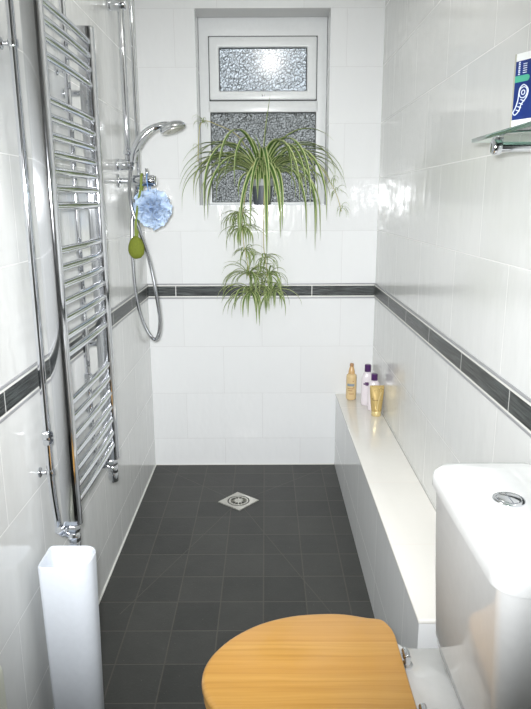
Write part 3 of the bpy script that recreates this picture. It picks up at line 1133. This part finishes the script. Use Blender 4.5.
def curved_label(mb, c, r, z0, z1, a0, a1, sx=1.0, sy=1.0, n=10):
    o = 0.0004
    rings = []
    for z in (z0, z1):
        rings.append([(c[0] + (r + o) * sx * math.cos(a0 + (a1 - a0) * i / n), c[1] + (r + o) * sy * math.sin(a0 + (a1 - a0) * i / n), z) for i in range(n + 1)])
    vs = rings[0] + rings[1]
    fs = [(i, i + 1, n + 2 + i, n + 1 + i) for i in range(n)]
    mb.add(vs, fs)


c = (0.985, -0.095, Z0)
t = thing('spray_bottle', 'amber spray bottle with a tan pointed top, at the back edge of the bench', 'bottle', c)
body = MB().lathe([(0.021, 0), (0.0245, 0.004), (0.025, 0.012), (0.025, 0.112), (0.0235, 0.121), (0.018, 0.127), (0.0145, 0.129)], c, 32).build('bottle_body', M['amber'], t)
MB().lathe([(0.0155, 0.1295), (0.0155, 0.139), (0.0135, 0.146), (0.0105, 0.158), (0.0085, 0.164)], c, 24).build('spray_collar', M['amber_cap'], t)
MB().lathe([(0.0085, 0.1645), (0.0095, 0.166), (0.0095, 0.176), (0.007, 0.179)], c, 20).build('spray_nozzle', M['label_brown'], t)
lb = MB()
curved_label(lb, c, 0.025, c[2] + 0.070, c[2] + 0.082, R(-145), R(-62))
lb.build('blue_print', M['label_blue'], body)
for zz, aa, ab in ((0.092, -84, -70), (0.056, -140, -70), (0.046, -130, -84), (0.030, -118, -66), (0.063, -76, -62)):
    lb = MB()
    curved_label(lb, c, 0.025, c[2] + zz, c[2] + zz + 0.004, R(aa), R(ab))
    lb.build('brown_print', M['label_brown'], body)


def shampoo(c, hgt, label):
    t = thing('shampoo_bottle', label, 'bottle', c, None)
    sx, sy = 1.0, 0.62
    h = hgt
    bd = MB().lathe([(0.024, 0), (0.0275, 0.004), (0.0285, 0.02), (0.0285, h * 0.45), (0.0275, h * 0.64), (0.022, h * 0.76), (0.0145, h * 0.815), (0.0125, h * 0.825)], c, 32, sx, sy)
    bd = bd.build('bottle_body', M['pinkbottle'], t)
    MB().lathe([(0.0125, h * 0.827), (0.0145, h * 0.832), (0.0145, h * 0.99), (0.0125, h)], c, 24).build('cap', M['purple'], t)
    lb = MB()
    for (zz, hh, aa, ab) in ((0.52, 0.035, -135, -70), (0.555, 0.03, -118, -84), (0.49, 0.03, -112, -55)):
        curved_label(lb, c, 0.0278, c[2] + h * zz, c[2] + h * (zz + hh), R(aa), R(ab), sx, sy)
    lb.build('plum_picture', M['plum'], bd)
    return t


shampoo((1.047, -0.190, Z0), 0.197, 'pale pink purple-capped bottle standing farther back, its plum picture in view')
shampoo((1.066, -0.268, Z0), 0.173, 'pale pink purple-capped bottle standing just behind the gold tube')

c = Vector((1.066, -0.345, Z0))
t = thing('lotion_tube', 'gold squeeze tube standing on its cap on the bench', 'tube', c)
tb = MB()
rings = []
for z, hw, hd in ((0.022, 0.0225, 0.019), (0.026, 0.0235, 0.0195), (0.06, 0.0268, 0.016), (0.10, 0.0305, 0.009), (0.128, 0.0322, 0.0028), (0.140, 0.0325, 0.0014)):
    rings.append([c + Vector((hw * math.cos(2 * math.pi * j / 28), hd * math.sin(2 * math.pi * j / 28), z)) for j in range(28)])
tube_o = tb.loft(rings).build('tube_body', M['gold'], t)
MB().lathe([(0.0200, 0), (0.0215, 0.002), (0.0215, 0.019), (0.0200, 0.0218)], c, 28).build('cap', M['gold_light'], t)
pl = MB()


def tubept(ux, z):
    zs_ = [(0.022, 0.0225, 0.019), (0.026, 0.0235, 0.0195), (0.06, 0.0268, 0.016), (0.10, 0.0305, 0.009), (0.128, 0.0322, 0.0028), (0.140, 0.0325, 0.0014)]
    for q in range(len(zs_) - 1):
        if zs_[q][0] <= z <= zs_[q + 1][0]:
            f_ = (z - zs_[q][0]) / (zs_[q + 1][0] - zs_[q][0])
            hw = zs_[q][1] * (1 - f_) + zs_[q + 1][1] * f_
            hd_ = zs_[q][2] * (1 - f_) + zs_[q + 1][2] * f_
            return c + Vector((ux * hw, -hd_ * math.sqrt(max(0, 1 - ux * ux)) - 0.0008, z))
    return c


vs, fs = [], []
for i in range(15):
    z = 0.028 + 0.082 * i / 14
    u0_ = -0.05 + 0.55 * (i / 14) ** 1.6
    vs += [tubept(u0_, z), tubept(u0_ + 0.16, z)]
    if i:
        k_ = 2 * i
        fs.append((k_ - 2, k_ - 1, k_ + 1, k_))
pl.add(vs, fs)
pl.build('swoosh_print', M['gold_light'], tube_o)
pl = MB()
vs = [tubept(-0.75 + 0.11 * i, 0.073) for i in range(9)] + [tubept(-0.75 + 0.11 * i, 0.076) for i in range(9)]
pl.add(vs, [(i, i + 1, 10 + i, 9 + i) for i in range(8)])
pl.build('line_print', M['gold_dark'], tube_o)

# ------------------------------------------------------------------ glass shelf and the box on it
SZ = 1.432
shelf = thing('glass_shelf', 'green edged glass shelf on a chrome bracket on the right wall', 'shelf', (1.04, -2.05, SZ))
MB().box((0.973, -2.36, SZ), (1.098, -1.782, SZ + 0.008)).build('glass_plate', M['glass'], shelf, bevel=0.0015, seg=2)
for y in (-1.900, -2.23):
    br = MB().cyl((0.980, y, SZ - 0.016), (1.099, y, SZ - 0.016), 0.0085, 20, 0.002)
    br.cyl((0.974, y, SZ - 0.016), (0.990, y, SZ - 0.016), 0.0145, 24, 0.004)
    br.cyl((1.0935, y, SZ - 0.022), (1.099, y, SZ - 0.022), 0.020, 24, 0.002)
    br.cyl((0.984, y, SZ - 0.010), (0.984, y, SZ - 0.0005), 0.010, 18)
    br.cyl((1.085, y, SZ - 0.016), (1.085, y, SZ - 0.0005), 0.008, 18)
    br.build('shelf_bracket', M['chrome'], shelf)

bxo = Vector((0.987, -1.945, SZ + 0.0085))
ex = Vector((0.42, -0.907, 0)).normalized()     # along the printed face
ey = Vector((-ex.y, ex.x, 0))                   # into the box, towards the wall
ez = Vector((0, 0, 1))
BW, BD, BH = 0.105, 0.040, 0.118
boxt = thing('toothbrush_box', 'blue and white toothbrush carton standing on the glass shelf', 'box', bxo + ex * BW / 2)


def at(u, v, d=0.0):
    return bxo + ex * u + ez * v - ey * d


def quadbox(mb, u0, u1, v0, v1, d0, d1):
    P_ = [at(u, v, d) for d in (d0, d1) for (u, v) in ((u0, v0), (u1, v0), (u1, v1), (u0, v1))]
    mb.add(P_, [(0, 1, 2, 3), (7, 6, 5, 4), (0, 4, 5, 1), (1, 5, 6, 2), (2, 6, 7, 3), (3, 7, 4, 0)])


b = MB()
quadbox(b, 0, BW, 0, BH, -BD, 0)
carton = b.build('carton', M['box_white'], boxt, smooth=False)
b = MB()
quadbox(b, 0.0035, BW, 0.014, 0.106, 0.0, 0.0004)
b.build('blue_panel', M['box_blue'], carton, smooth=False)
b = MB()
quadbox(b, 0.0, 0.0034, 0.0, BH, 0.0, 0.0004)
b.build('grey_edge', M['box_side'], carton, smooth=False)
b = MB()
quadbox(b, 0.004, 0.030, 0.073, 0.083, 0.0005, 0.0010)
b.cyl(at(0.030, 0.078, 0.0005), at(0.030, 0.078, 0.0010), 0.005, 18)
b.build('mint_label', M['mint'], carton, smooth=False)
b = MB()
# vertical printed words at the top: two columns of small letter strokes
random.seed(2)
v = 0.0845
for i in range(7):
    quadbox(b, 0.010, 0.0135, v, v + 0.0020, 0.0005, 0.0009)
    if i % 2:
        quadbox(b, 0.010, 0.0112, v, v + 0.0028, 0.0005, 0.0009)
    v += 0.0030
v = 0.086
for i in range(5):
    quadbox(b, 0.020, 0.028, v, v + 0.0012, 0.0005, 0.0009)
    v += 0.0034
b.build('small_print', M['print_white'], carton, smooth=False)
b = MB()


def ring_print(cu, cv, r, w_):
    pts_ = [at(cu + r * math.cos(2 * math.pi * i / 28), cv + r * math.sin(2 * math.pi * i / 28), 0.0006) for i in range(28)]
    b.tube(pts_, w_, 6, closed=True)


ring_print(0.024, 0.056, 0.0085, 0.0008)
ring_print(0.024, 0.056, 0.0035, 0.0008)
outline = spline([at(0.016, 0.062, 0.0006), at(0.024, 0.068, 0.0006), at(0.034, 0.060, 0.0006), at(0.032, 0.048, 0.0006), at(0.022, 0.038, 0.0006), at(0.018, 0.028, 0.0006), at(0.010, 0.022, 0.0006), at(0.005, 0.026, 0.0006), at(0.010, 0.034, 0.0006), at(0.014, 0.046, 0.0006)], 5, closed=True)
b.tube(outline, 0.0009, 6, closed=True)
for i in range(4):
    b.tube([at(0.011 + i * 0.003, 0.030 + i * 0.005, 0.0006), at(0.019 + i * 0.003, 0.027 + i * 0.005, 0.0006)], 0.0008, 6)
b.build('brush_head_print', M['print_white'], carton)

# ------------------------------------------------------------------ ceiling lamp
cl = thing('ceiling_lamp', 'round white ceiling lamp above the middle of the room', 'lamp', (0.61, -1.45, CEIL))
MB().lathe([(0.115, -0.001), (0.115, -0.014), (0.108, -0.020)], (0.61, -1.45, CEIL), 36).build('lamp_base', M['upvc'], cl)
MB().lathe([(0.105, -0.0205), (0.103, -0.040), (0.085, -0.058), (0.050, -0.070), (0.0, -0.074)], (0.61, -1.45, CEIL), 36, cap0=True, cap1=False).build('lamp_shade', M['diffuser'], cl)
